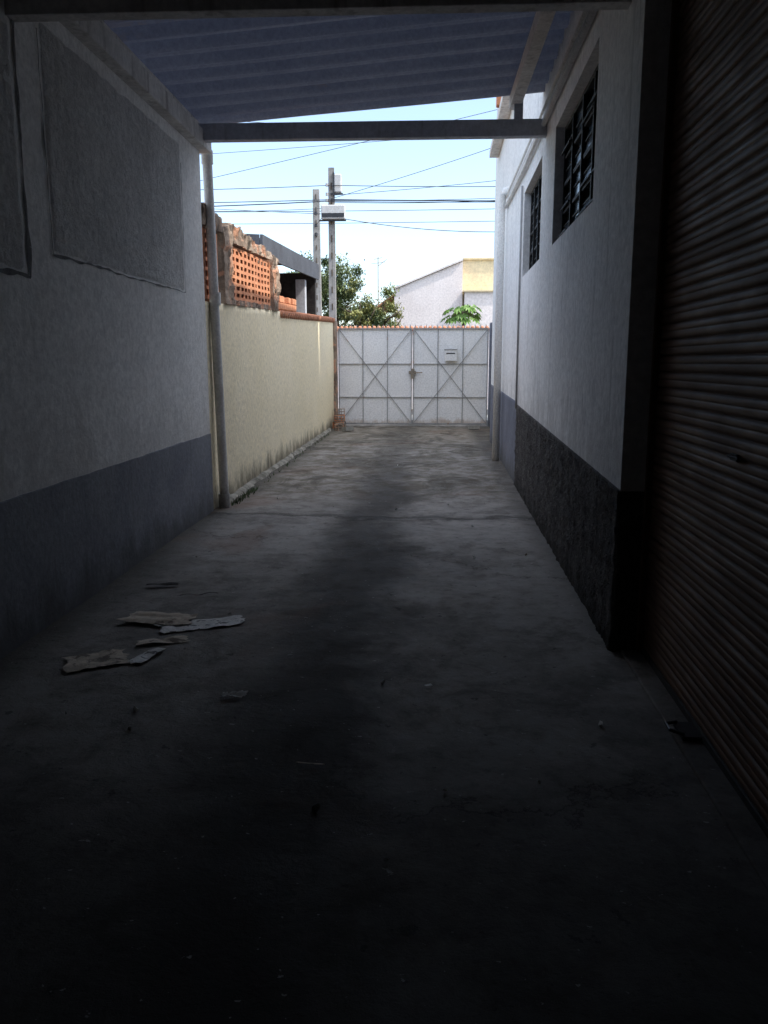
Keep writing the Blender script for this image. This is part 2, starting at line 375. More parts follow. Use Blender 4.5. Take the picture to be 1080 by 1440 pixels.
MB().box(-2.2,1.0,.6,.7,3.24,3.41).done('beam',M['beam_w'],cp,bevel=.006)
MB().box(-2.37,-2.06,-8,8.3,3.452,3.60).done('edge_beam',M['beam_w'],cp,bevel=.006)
MB().box(-2.37,-2.14,-8,8.25,3.602,3.705).done('edge_board',M['beam_w'],cp,bevel=.004)
MB().box(.74,.84,-7.9,8.3,3.80,3.915).done('purlin',M['beam_w'],cp,bevel=.005)
MB().box(.77,.85,8.102,8.15,3.52,3.915).done('strut',M['beam'],cp,bevel=.004)
b=MB().tube([(-2.13,8.37,3.66),(-2.11,8.40,2.0),(-2.08,8.42,.03)],.047,20)
b.tube([(-2.105,8.405,2.06),(-2.104,8.406,2.18)],.056,20); b.tube([(-2.085,8.42,.02),(-2.085,8.42,.16)],.058,20)
b.tube([(-2.127,8.38,3.38),(-2.127,8.38,3.5)],.056,20)
b.done('post',M['pvc'],cp,smooth=True).modifiers.new('e','EDGE_SPLIT')

# ---------------------------------------------------------------- right building
rb=thing('commercial_building',(3.5,8,0),'white plastered building with dark roughcast base, barred windows and shutter','building')
Hb=6.3; YE=16.0
ys=[-8,.45,4.2,5.4,7.35,8.3,10.05,YE]; zs=[0,2.47,3.28,3.4,Hb]
def solid(i,j):
    if i==1 and j<2: return False
    if i in(3,5) and j in(1,2): return False
    return True
b=MB(); b.cells(ys,zs,solid,0,.2,lambda u,v,d:R(d,u,v)); b.done('front_wall',M['wall_r'],rb)
b=MB()
b.poly([R(.2,YE,0),(8,YE,0),(8,YE,Hb),R(.2,YE,Hb)]); b.poly([(8,-8,0),(8,YE,0),(8,YE,Hb),(8,-8,Hb)])
b.poly([(-2.36,-8,0),(8,-8,0),(8,-8,Hb),(-2.36,-8,Hb)])
b.done('outer_wall',M['wall_r'],rb,recalc=False)
MB().box(1.03,8.1,-8.1,YE+.05,Hb+.002,Hb+.15).done('roof_slab',M['pave'],rb)
MB().box(1.3,7.9,-8.0,8.2,Hb+.152,8.6).done('added_sun_block',M['wall_r'],rb)  # unseen storey added to keep direct sun off the canopy roof
def dado(name,y0,y1,z0f,mat,amp,proud,res=.03):
    b=MB(); ny=int((y1-y0)/res); nz=34; I={}
    for i in range(ny+1):
        y=y0+(y1-y0)*i/ny
        for j in range(nz+1):
            z=z0f(y)*j/nz
            d=-proud-amp*abs(noise.noise(Vector((y*19,z*19,5))))
            if j==nz: z+=.008*noise.noise(Vector((y*9,0,0)))
            I[i,j]=b.addv(R(d,y,z))
    for i in range(ny):
        for j in range(nz): b.face((I[i,j],I[i+1,j],I[i+1,j+1],I[i,j+1]))
    for i in range(ny):
        ya=y0+(y1-y0)*i/ny; yb=y0+(y1-y0)*(i+1)/ny
        b.face((I[i,nz],I[i+1,nz],b.addv(R(.002,yb,z0f(yb)+.006)),b.addv(R(.002,ya,z0f(ya)+.006))))
    for j in range(nz):
        for i in(0,ny):
            y=y0 if i==0 else y1
            b.face((I[i,j],I[i,j+1],b.addv(R(.003,y,z0f(y)*(j+1)/nz)),b.addv(R(.003,y,z0f(y)*j/nz))))
    return b.done(name,mat,rb,smooth=True)
dado('roughcast_base',4.2,10.2,lambda y:.86+.022*(y-4.2),M['dado_r'],.028,.008,.024)
dado('painted_base',10.23,YE,lambda y:1.02+.012*(y-10.2),M['dado_far'],.003,.004,.1)
MB(R).box(-.006,.135,4.185,4.199,0,.86).done('jamb_base',M['dado_r'],rb)
MB(R).box(.115,.17,4.15,4.183,0.02,3.28).done('shutter_guide',M['shutter'],rb,bevel=.003)
pitch=.074; nz=int(3.27/pitch)
b=MB(R); prof=[]
for k in range(nz):
    z0=.05+k*pitch
    for t,d in ((0,.011),(.05,.002),(.12,-.004),(.24,-.006),(.40,-.006),(.47,-.004),(.51,.000),(.55,-.004),(.62,-.006),(.80,-.005),(.9,-.002),(.96,.004)):
        prof.append((z0+t*pitch,.150+d))
A=[b.addv((d,.45,z)) for z,d in prof]; C=[b.addv((d,4.16,z)) for z,d in prof]
for k in range(len(prof)-1):
    b.face((A[k],C[k],C[k+1],A[k+1]))
sh=b.done('rolling_shutter',M['shutter'],rb,smooth=True)
MB(R).box(.135,.17,.46,4.145,.012,.062).done('bottom_bar',M['iron'],sh,bevel=.004)
b=MB(R); b.box(.134,.145,2.97,3.04,1.155,1.18); b.tube([(.134,2.95,1.168),(.134,3.06,1.168)],.005,8)
b.done('lock',M['iron'],sh,bevel=.002)
b=MB(R); b.box(.06,.14,3.12,3.26,.035,.05); b.tube([(.07,3.13,.055),(.02,3.16,.06),(.02,3.22,.06),(.07,3.25,.055)],.007,8)
b.done('floor_latch',M['metal_dark'],sh)
MB(R).box(.04,.32,.45,4.18,.0,.032).done('sill',M['floor'],rb,bevel=.006)
def window(y0,y1,z0,z1,cols,rows,seed):
    random.seed(seed)
    root=MB(R); t=.035; D=.075
    root.box(D,D+.04,y0+.002,y1-.002,z0+.002,z0+t); root.box(D,D+.04,y0+.002,y1-.002,z1-t,z1-.002)
    root.box(D,D+.04,y0+.002,y0+t,z0+t,z1-t); root.box(D,D+.04,y1-t,y1-.002,z0+t,z1-t)
    W=(y1-y0-2*t)/cols; H=(z1-z0-2*t)/rows
    for c in range(1,cols): root.box(D-.01,D+.035,y0+t+c*W-.016,y0+t+c*W+.016,z0+t,z1-t)
    for r in range(1,rows): root.box(D+.002,D+.034,y0+t,y1-t,z0+t+r*H-.011,z0+t+r*H+.011)
    w=root.done('window',M['iron'],rb)
    g=MB(R); fr=MB(R)
    for c in range(cols):
        op=random.random()<.5
        for r in range(rows):
            a=D2R(random.choice([0,3,6]) if not(op and r%3!=2) else random.choice([16,22,28])) ; yc0=y0+t+c*W+.018; yc1=yc0+W-.036; zc=z0+t+(r+.5)*H; h=H/2-.012
            dx=math.sin(a)*h; dz=math.cos(a)*h
            x=D+.018
            g.poly([(x-dx,yc0,zc-dz),(x-dx,yc1,zc-dz),(x+dx,yc1,zc+dz),(x+dx,yc0,zc+dz)])
            fr.box(x-dx-.007,x-dx+.007,yc0,yc1,zc-dz-.007,zc-dz+.007)
            fr.box(x-.008,x+.008,yc0,yc1,zc-.006,zc+.006)
    g.done('pane',M['glass'],w); fr.done('sash_bar',M['iron'],w)
window(5.4,7.35,2.47,3.4,4,4,3); window(8.3,10.05,2.47,3.4,4,4,5)
MB(R).tube([(-.03,4.65,3.56),(-.03,9.9,3.62),(-.03,12.8,3.72)],.024,10).done('conduit',M['pvc'],rb,smooth=True)
MB(R).tube([(-.025,4.65,3.67),(-.025,12.8,3.85)],.015,8).done('conduit',M['pvc'],rb,smooth=True)
MB(R).tube([(-.02,10.16,.95),(-.02,10.16,3.5)],.013,8).done('cable_duct',M['box_grey'],rb,smooth=True)
b=MB(R)
b.tube([(.03,12.7,3.95),(-.04,12.7,3.93),(-.08,12.7,3.86),(-.09,12.7,3.7),(-.09,12.7,.03)],.055,18)
b.done('downpipe',M['pvc_w'],rb,smooth=True)
MB(R).box(-.16,-.003,11.3,15.2,4.95,5.06).done('ledge',M['beam_w'],rb,bevel=.006)
MB(R).box(-.10,-.003,11.6,11.9,5.062,6.1).done('wall_rib',M['beam_w'],rb,bevel=.006)
b=MB(R); b.box(-.2,-.02,12.6,12.75,5.065,5.9); b.done('sign_bracket',M['clay'],rb,bevel=.01)

# ---------------------------------------------------------------- boundary wall
bw=thing('boundary_wall',(-2.3,14,0),'cream boundary wall stained with mould, topped with clay block screens','wall')
def wt(y): return 2.09+.036*(y-8.4)
b=MB(); I={}
nyy=150; nzz=28
for i in range(nyy+1):
    y=8.205+(19.5-8.205)*i/nyy
    for j in range(nzz+1):
        z=wt(y)*j/nzz
        I[i,j]=b.addv((-2.16+.008*noise.noise(Vector((y*.9,z*1.3,2))),y,z))
for i in range(nyy):
    for j in range(nzz): b.face((I[i,j],I[i+1,j],I[i+1,j+1],I[i,j+1]))
    ya=8.205+(19.5-8.205)*i/nyy; yb=8.205+(19.5-8.205)*(i+1)/nyy
    a1=b.addv((-2.33,ya,wt(ya)));b1=b.addv((-2.33,yb,wt(yb)));a0=b.addv((-2.33,ya,0));b0=b.addv((-2.33,yb,0))
    b.face((I[i,nzz],I[i+1,nzz],b1,a1)); b.face((a1,b1,b0,a0))
b.done('wall_body',M['cream'],bw,smooth=True)
b=MB(); prev=None
for k in range(181):
    y=8.6+k*.055; w_=.07+.05*noise.noise(Vector((y*2.3,0,0)))+.03*noise.noise(Vector((y*8,3,0))); h_=.045+.02*noise.noise(Vector((y*3,7,0)))
    cur=[b.addv((-2.17,y,h_+.02)),b.addv((-2.15+w_*.5,y,h_)),b.addv((-2.15+w_,y,.0))]
    if prev: b.face((prev[0],cur[0],cur[1],prev[1])); b.face((prev[1],cur[1],cur[2],prev[2]))
    prev=cur
b.done('footing',M['foot'],bw,smooth=True)
def slab_noise(name,x0,x1,y0,y1,zf0,zf1,mat,amp=.02,res=.05):
    b=MB(); ny=max(2,int((y1-y0)/res)); nz=max(2,int((zf1(y0)-zf0(y0))/res)); 
    rows=[]
    for i in range(ny+1):
        y=y0+(y1-y0)*i/ny; za,zb=zf0(y),zf1(y)
        ring=[]
        nn=lambda a,c,s:amp*(noise.noise(Vector((a*6,c*6,s)))+.6*noise.noise(Vector((a*17,c*17,s))))
        for j in range(nz+1): z=za+(zb-za)*j/nz; ring.append((x1+nn(y,z,1),y,z+(nn(y,x1,3) if j==nz else 0)))
        for j in range(3): x=x1+(x0-x1)*(j+1)/3; ring.append((x,y,zb+nn(y,x,3)))
        ring.append((x0,y,za))
        rows.append([b.addv(p) for p in ring])
    m=len(rows[0])
    for a,c in zip(rows[:-1],rows[1:]):
        for j in range(m): b.face((a[j],a[(j+1)%m],c[(j+1)%m],c[j]))
    b.face(rows[0]); b.face(rows[-1][::-1])
    return b.done(name,mat,bw,smooth=False)
up=lambda o:(lambda y:wt(y)+o)
crumb=lambda y:wt(y)+.90-.035*(y-8.4)+.05*noise.noise(Vector((y*1.7,0,0)))
slab_noise('pillar',-2.34,-2.14,9.0,9.40,up(.0),up(.80),M['mold'],.04)
slab_noise('pillar',-2.34,-2.13,11.8,12.25,up(.0),up(.74),M['mold'],.05)
slab_noise('top_beam',-2.33,-2.15,8.21,8.975,up(.72),crumb,M['mold'],.04)
slab_noise('top_beam',-2.33,-2.15,9.425,11.745,up(.67),crumb,M['mold'],.05)
slab_noise('bottom_course',-2.32,-2.15,9.43,11.74,up(.002),up(.06),M['mold'],.03)
def screen(y0,y1,za,zb,w,h,t):
    us=[y0];
    while us[-1]<y1-w-2*t: us+= [us[-1]+t*2.2,us[-1]+w+t*2.2]
    us.append(us[-1]+t*2)
    vs=[za]
    while vs[-1]<zb-h: vs+=[vs[-1]+t,vs[-1]+h+t]
    vs.append(vs[-1]+t)
    b=MB(); b.cells(us,vs,lambda i,j:not(i%2==1 and j%2==1),-2.18,-2.19,lambda u,v,d:(d+.010*noise.noise(Vector((int(u/.24)*3.3,int(v/.15)*2.1,1))),u,v+.036*(u-y0)+.008*noise.noise(Vector((u*3,v*3,2)))))
    s=b.done('clay_block_screen',M['clay'],bw)
    b=MB(); b.box(-2.31,-2.200,y0,us[-1],za,vs[-1]); b.done('hole_shade_backing',M['clay_dark'],s)  # darker clay backing paints in the shade inside the block holes
screen(8.3,8.95,wt(8.4)+.03,wt(8.4)+.70,.09,.055,.035)
screen(9.45,11.76,wt(9.4)+.065,wt(9.4)+.64,.13,.042,.036)
b=MB()
for k in range(36):
    y=12.4+k*.198; z=wt(y)
    b.tube([(-2.37,y+.1,z-.035),(-2.25,y+.1,z-.005),(-2.12,y+.1,z-.045)],[.045,.05,.055],10)
b.done('tile_coping',M['tile'],bw,smooth=True)
b=MB(); random.seed(3)
for k in range(9):
    y=12.45+k*.2
    for r in range(random.choice([1,1,2])): b.box(-2.31,-2.19,y,y+.185,wt(y)+.045+r*.1,wt(y)+.135+r*.1)
b.done('loose_course',M['clay'],bw,bevel=.004)
gp=MB().box(-2.36,-2.1,19.52,19.9,0,2.45).done('gate_pillar',M['mold'],None,bevel=.015); tag(gp,'mould blackened concrete gate pillar at the wall end','pillar','gate pillars')
gp=MB().box(1.45,1.68,19.6,19.9,0,2.4).done('gate_pillar',M['dado_far'],None,bevel=.015); tag(gp,'blue grey painted gate pillar beside the building','pillar','gate pillars')
rw=MB().box(1.55,1.7,YE+.06,19.58,0,2.5).done('side_garden_wall',M['house_yellow']); tag(rw,'pale yellow rendered wall joining the building to the gate','wall')
nb=thing('added_shade_block',(5,18.2,0),'tall plain block added out of view to shade the gate','building')  # unseen block added to keep the gate end in shade
MB().box(1.78,8,YE+.1,20.2,0,7.6).done('wall',M['wall_r'],nb)
MB().box(1.76,8.1,YE+.09,20.25,7.602,7.75).done('roof_slab',M['pave'],nb)

# ---------------------------------------------------------------- gate
gt=thing('gate',(-.33,19.8,0),'white sheet metal double gate with crossed braces and top spikes','gate')
GY=19.75
def leaf(x0,x1):
    b=MB(); n=3; w=(x1-x0)/n
    for k in range(n):
        b.box(x0+k*w+.004,x0+(k+1)*w-.004,GY+.02,GY+.028,.08,2.26)
    lf=b.done('gate_leaf',M['gate'],gt)
    f=MB(); t=.018
    f.box(x0,x1,GY-.012,GY+.018,2.25,2.28); f.box(x0,x1,GY-.012,GY+.018,.06,.09)
    f.box(x0,x0+.022,GY-.0125,GY+.0175,.09,2.25); f.box(x1-.022,x1,GY-.0125,GY+.0175,.09,2.25)
    for k in (1,2): f.box(x0+k*w-t/2,x0+k*w+t/2,GY-.002,GY+.016,.09,2.25)
    for z in(.69,1.46): f.box(x0+.022,x1-.022,GY-.007,GY+.017,z-t/2,z+t/2)
    x=x0+.06
    while x<x1-.02:
        f.tube([(x,GY,2.28),(x,GY,2.345),(x,GY,2.37)],[.008,.008,.001],6); x+=.125
    f.done('frame',M['gate_bar'],lf)
    for k,(p,q) in enumerate((((x0+.03,2.24),(x1-.03,.1)),((x1-.03,2.24),(x0+.03,.1)))):
        d=MB(); d.tube([(p[0],GY-.014-.008*k,p[1]),(q[0],GY-.014-.008*k,q[1])],.009,6)
        d.done('brace',M['gate_bar'],lf)
leaf(-2.07,-.345); leaf(-.325,1.42)
b=MB(); b.box(-.42,-.25,GY-.05,GY-.014,1.23,1.30); b.box(-.37,-.29,GY-.06,GY-.02,1.12,1.36); b.tube([(-.26,GY-.04,1.265),(-.10,GY-.04,1.265)],.014,8)
b.done('lock',M['steel'],gt,bevel=.003)
b=MB(); b.box(.41,.69,GY-.11,GY-.014,1.53,1.78); mb=b.done('mailbox',M['gate'],gt,bevel=.008)
MB().box(.45,.65,GY-.116,GY-.111,1.69,1.715).done('slot',M['metal_dark'],mb)
b=MB(); b.box(.40,.70,GY-.125,GY-.012,1.782,1.80); b.done('lid',M['gate_bar'],mb)

# ---------------------------------------------------------------- rubble by gate
def hollow_brick(loc,rot,tilt=0,label='broken orange hollow clay brick lying on the concrete',mat=None):
    us=[-.12,-.105,-.045,-.03,.03,.045,.105,.12]; vs=[0,.012,.064,.076,.128,.14]
    b=MB(); b.cells(us,vs,lambda i,j:not(i%2==1 and j%2==1),-.045,.045,lambda u,v,d:(u,d,v))
    o=b.done('hollow_brick',mat or M['clay'],bevel=.002); o.location=loc; o.rotation_euler=(tilt,0,rot)
    tag(o,label,'brick','bricks dumped by the gate'); return o
PB='dusty pale brown brick dumped against the wall foot'
hollow_brick((-1.9,18.3,.02),.3,0,PB,M['mold']); hollow_brick((-1.95,18.65,.02),1.2,0,PB,M['mold']); hollow_brick((-2.0,18.9,.02),-.2)
hollow_brick((-1.98,18.9,.165),.1,0,PB,M['mold']); hollow_brick((-1.98,19.2,.02),.2,0,PB,M['mold']); hollow_brick((-2.0,19.2,.165),-.1); hollow_brick((-2.0,19.22,.31),.1,0,PB,M['mold'])
hollow_brick((-1.75,18.0,.07),.9,1.4,'pale concrete brick lying flat near the gate',M['pave'])
hollow_brick((1.05,18.7,.07),.1,1.5,'pale hollow block lying on the concrete by the gate',M['pave'])

# ---------------------------------------------------------------- floor litter
def scrap(name,cx,cy,L,W,rot,mat,label,cat,seed,curl=.03,z0=.024,jag=.15):
    random.seed(seed); b=MB(); nu,nv=16,7; I={}
    for i in range(nu+1):
        lo=-.5*(1-jag*random.random()); hi=.5*(1-jag*random.random())
        for j in range(nv+1):
            u=(i/nu-.5)*L+(random.uniform(-.5,.5)*L/nu*2 if i in(0,nu) else 0); v=(lo+(hi-lo)*j/nv)*W
            z=curl*(abs(noise.noise(Vector((u*7+seed,v*9,seed))))*1.2)+.003
            x=math.cos(rot)*u-math.sin(rot)*v; y=math.sin(rot)*u+math.cos(rot)*v
            I[i,j]=b.addv((cx+x,cy+y,z0+z))
    for i in range(nu):
        for j in range(nv): b.face((I[i,j],I[i+1,j],I[i+1,j+1],I[i,j+1]))
    o=b.done(name,mat); s=o.modifiers.new('s','SOLIDIFY'); s.thickness=.0012; s.offset=1
    tag(o,label,cat,'litter on the concrete floor'); return o
CL='torn strip of dirty cardboard lying on the concrete'
scrap('paper_piece',-1.27,4.50,.46,.18,.42,M['card_w'],'torn dirty white paper sheet lying on the concrete','paper',1,.016)
scrap('cardboard_piece',-1.54,4.58,.40,.22,-.15,M['card'],CL,'cardboard',2,.02,.03)
scrap('paper_piece',-1.40,4.20,.26,.10,.3,M['card'],'thin torn cardboard strip on the floor','cardboard',6,.014)
scrap('cardboard_piece',-1.64,3.90,.30,.24,.5,M['card'],CL,'cardboard',4,.014)
scrap('paper_piece',-1.41,3.98,.24,.085,1.3,M['card_w'],'narrow white printed paper strip on the floor','paper',5,.012)
scrap('wood_piece',-1.76,5.34,.2,.05,.15,M['wood'],'short dark charred wood piece on the floor','wood',7,.02)
scrap('wood_piece',-1.45,5.1,.22,.012,.3,M['wood'],'thin dark stick on the floor','wood',17,.02)
scrap('twig',-.42,2.87,.10,.008,-.1,M['card'],'small pale splinter on the floor','wood',9,.004)
scrap('paper_piece',.02,3.66,.035,.02,.5,M['card_w'],'tiny white paper scrap','paper',10,.01)
scrap('crumpled_wrapper',-.85,3.49,.11,.06,.1,M['card_w'],'crumpled silver grey wrapper on the concrete','wrapper',11,.05,jag=.5)
random.seed(42)
for k in range(26):
    x=random.uniform(-1.9,.9); y=random.uniform(2.0,13)
    r=random.uniform(.006,.018); 
    pts=[Vector((random.gauss(0,1),random.gauss(0,1),random.gauss(0,.6))).normalized()*r*random.uniform(.7,1.1) for _ in range(9)]
    bm=bmesh.new(); [bm.verts.new(p) for p in pts]; bmesh.ops.convex_hull(bm,input=bm.verts); 
    me=bpy.data.meshes.new('pebble'); 
    bm.to_mesh(me); bm.free(); me.materials.append(M['pave'] if k%3 else M['card_w'])
    o=bpy.data.objects.new('pebble',me); COL.objects.link(o); o.location=(x,y,.024+r*.3)
    tag(o,'small chip of broken concrete on the drive','stone','concrete chips on the drive')
random.seed(5)
b=MB()
for k in range(260):
    y=random.uniform(8.5,17.5) if k>140 else random.uniform(8.5,9.6); x=-2.04+abs(random.gauss(0,.03)); a=random.uniform(0,6.28); h=random.uniform(.02,.07)
    b.poly([(x,y,.02),(x+.012*math.cos(a),y+.012*math.sin(a),.02),(x+.03*math.cos(a+1),y+.03*math.sin(a+1),.02+h)])
w=b.done('weeds',M['leaf_b'],recalc=False); w['kind']='stuff'; tag(w,'small weeds growing at the foot of the cream wall','weeds')

# ---------------------------------------------------------------- neighbour porch house
nh=thing('neighbour_house',(-4.5,15.6,0),'brick house with sloping grey porch roof behind the boundary wall','house')
b=MB(); b.box(-8.5,-4.6,11,19,0,3.3); b.done('wall',M['clay'],nh)
b=MB(); n=60
I={}
for j in range(n+1):
    y=12.55+(18.9-12.55)*j/n
    for i,x in enumerate((-2.42,-5.2)):
        I[i,j]=b.addv((x,y,3.28+.045*(y-12.6)+(-2.42-x)*.05+.02*math.sin(2*math.pi*y/.2)))
for j in range(n): b.face((I[0,j],I[1,j],I[1,j+1],I[0,j+1]))
b.done('porch_roof',M['fascia'],nh,smooth=True,recalc=False)
b=MB()
pts=[(-2.44,12.5,3.02),(-2.40,12.5,3.02),(-2.40,18.95,3.30),(-2.44,18.95,3.30),(-2.44,12.5,3.33),(-2.40,12.5,3.33),(-2.40,18.95,3.62),(-2.44,18.95,3.62)]
ii=[b.addv(p) for p in pts]
for q in ((3,2,1,0),(4,5,6,7),(0,1,5,4),(1,2,6,5),(2,3,7,6),(3,0,4,7)): b.face([ii[k] for k in q])
b.done('fascia',M['fascia'],nh,recalc=False)
MB().poly([(-2.445,12.5,3.02),(-2.445,12.5,3.33),(-5.2,12.5,3.47),(-5.2,12.5,3.16)]).done('end_fascia',M['fascia'],nh,recalc=False)
MB().box(-2.75,-2.55,17.8,18.0,0,3.2).done('porch_column',M['beam'],nh,bevel=.01)
MB().box(-4.6,-2.46,18.7,18.9,0,3.42).done('porch_shade_backing',M['wood'],nh)  # dark colour paints in the shade under the porch roof

# ---------------------------------------------------------------- street poles
def pole(x,y,h,w0,w1,label):
    root=thing('utility_pole',(x,y,0),label,'utility pole','concrete utility poles on the street')
    b=MB(); c=[]
    for z,w in((0,w0),(h,w1)): c.append([b.addv((x+sx*w/2,y+sy*w/2*.8,z)) for sx,sy in((-1,-1),(1,-1),(1,1),(-1,1))])
    for j in range(4): b.face((c[0][j],c[0][(j+1)%4],c[1][(j+1)%4],c[1][j]))
    b.face(c[1]); b.cur=1
    z=2.4
    while z<h-.3:
        b.box(x-.015,x+.015,y-w0*.4-.002,y-w0*.4+.08,z,z+.16); z+=.42
    b.done('shaft',[M['pole'],M['bark']],root)
    return root
px,py=-2.43,21.9
r1=pole(px,py,6.28,.20,.145,'weathered concrete utility pole with a lamp box and terminal box')
b=MB(); b.box(px+.07,px+.26,py-.12,py+.05,5.68,6.12); b.done('lamp_box',M['box_white'],r1,bevel=.03)
b=MB(); b.box(px-.02,px+.3,py-.135,py-.12,5.62,5.66); b.box(px+.05,px+.08,py-.14,py+.06,5.6,6.16); b.done('bracket',M['metal_dark'],r1)
b=MB(); b.box(px-.24,px+.36,py-.28,py-.11,5.02,5.36); b.done('terminal_box',M['box_white'],r1,bevel=.03)
b=MB(); b.box(px-.22,px+.34,py-.29,py-.281,5.06,5.16); b.box(px-.3,px+.38,py-.2,py-.15,4.98,5.015); b.done('band',M['metal_dark'],r1)
for z in(5.82,5.6,5.45): MB().tube([(px-.1,py-.13,z),(px-.1,py-.13,z+.07)],.035,8).done('insulator',M['box_grey'],r1)
p2x,p2y=-3.86,30
r2=pole(p2x,p2y,7.35,.30,.22,'plain concrete utility pole further down the street')
for z in(6.5,6.1,5.8): MB().tube([(p2x,p2y-.16,z),(p2x,p2y-.16,z+.1)],.05,8).done('insulator',M['metal_dark'],r2)

def wire(a,c,sag,r=.012):
    pts=[]; n=28
    for k in range(n+1):
        t=k/n; pts.append((a[0]+(c[0]-a[0])*t,a[1]+(c[1]-a[1])*t,a[2]+(c[2]-a[2])*t-sag*4*t*(1-t)))
    o=MB().tube(pts,r,5).done('overhead_cable',M['cable'],smooth=True)
    tag(o,'thin black overhead cable strung above the street','cable','overhead cables above the street')
Y0=py-.15
wire((-16,Y0,5.9),(px,Y0,5.84),.12,.009); wire((px,Y0,5.84),(16,Y0,6.3),.25,.009)
wire((-16,Y0,5.62),(px,Y0,5.50),.1,.011); wire((px,Y0,5.50),(16,Y0,5.5),.1,.016)
wire((-16,Y0,5.48),(px,Y0,5.47),.15,.014); wire((px,Y0,5.46),(16,Y0,6.0),.25,.009)
wire((-12,Y0,4.7),(6,Y0,8.5),.05,.007)
wire((px,Y0,5.52),(7,Y0,8.6),.15,.007)
wire((px,Y0,5.6),(13,Y0,7.5),.25,.007)
wire((px,Y0,5.44),(12,Y0,6.9),.5,.007)
wire((px,Y0,5.1),(9,Y0,5.9),.75,.009)
wire((px,Y0,5.48),(14,Y0,6.6),.35,.007)
wire((-16,Y0,6.3),(px,Y0,5.3),.4,.007)
wire((-14,Y0,5.9),(px,Y0,5.15),.05,.007)
wire((-30,p2y,7.0),(30,p2y,7.3),.5,.011); wire((-30,p2y,6.6),(30,p2y,6.9),.5,.010)
wire((-9,24,7.0),(9,24,8.2),.1,.007)
wire((-14,p2y,10.2),(20,p2y,9.3),.6,.008)
wire((p2x,p2y-.1,6.2),(px,py,5.6),.1,.009)

# ---------------------------------------------------------------- wall and houses across the street
sw=MB().box(-20,20,27.2,27.4,0,2.54).done('street_wall',M['house_white']); tag(sw,'low rendered wall with clay tile coping across the street','wall')
b=MB()
for k in range(150):
    x=-11+k*.15
    b.tube([(x,27.1,2.54),(x,27.3,2.59),(x,27.5,2.54)],[.07,.065,.07],8)
b.done('tile_coping',M['tile'],sw,smooth=True)

h1=thing('gable_house',(0,36,0),'pinkish white gable house with clay tile edge across the street','house')
b=MB(); prof=[(-1.35,0),(1.42,0),(1.42,5.52),(-1.35,4.42)]
b.poly([(x,35,z) for x,z in prof]); b.poly([(x,43,z) for x,z in prof]); b.poly([(-1.35,35,0),(-1.35,43,0),(-1.35,43,4.42),(-1.35,35,4.42)])
b.poly([(1.42,35,0),(1.42,43,0),(1.42,43,5.52),(1.42,35,5.52)])
b.done('wall',M['house_white'],h1)
b=MB(); s=(5.52-4.42)/2.77
x0,x1=-1.4,1.42; z0=4.42-.05*s
b.poly([(x0,34.9,z0+.02),(x1,34.9,5.54),(x1,43.2,5.54),(x0,43.2,z0+.02)]); b.poly([(x0,34.9,z0+.09),(x1,34.9,5.61),(x1,43.2,5.61),(x0,43.2,z0+.09)]); b.poly([(x0,34.9,z0+.02),(x1,34.9,5.54),(x1,34.9,5.61),(x0,34.9,z0+.09)]); b.poly([(x0,34.9,z0+.02),(x0,43.2,z0+.02),(x0,43.2,z0+.09),(x0,34.9,z0+.09)])
b.done('roof',M['house_white'],h1)
b=MB(); b.poly([(-2.5,35.3,3.5),(-1.36,35.3,4.3),(-1.36,42,4.3),(-2.5,42,3.5)]); b.poly([(-2.5,35.3,3.42),(-1.36,35.3,4.22),(-1.36,35.3,4.3),(-2.5,35.3,3.5)]); b.done('side_roof',M['tile'],h1,recalc=False)
h2=thing('yellow_house',(2.3,36,0),'pale yellow flat roofed house block across the street','house')
MB().box(1.43,8,35.3,42,0,5.6).done('wall',M['house_yellow'],h2)
MB().box(1.44,8.05,35.2,42.1,5.602,5.70).done('parapet',M['house_yellow'],h2,bevel=.02)
MB().box(1.5,6,34.7,35.28,0,4.3).done('annex',M['house_white'],h2)
MB().box(1.44,6.1,34.6,35.28,4.302,4.36).done('annex_roof',M['house_yellow'],h2)
an=MB(); an.tube([(-2.3,40,0),(-2.3,40,6.3)],[.04,.02],6)
for z,l in((6.2,.2),(6.0,.32)): an.tube([(-2.3-l,40,z),(-2.3+l,40,z+.08)],.012,5)
an.tube([(-2.3,40,5.9),(-1.9,40,6.2)],.014,5)
an=an.done('television_antenna',M['steel']); tag(an,'thin metal television antenna mast above the rooftops','antenna')

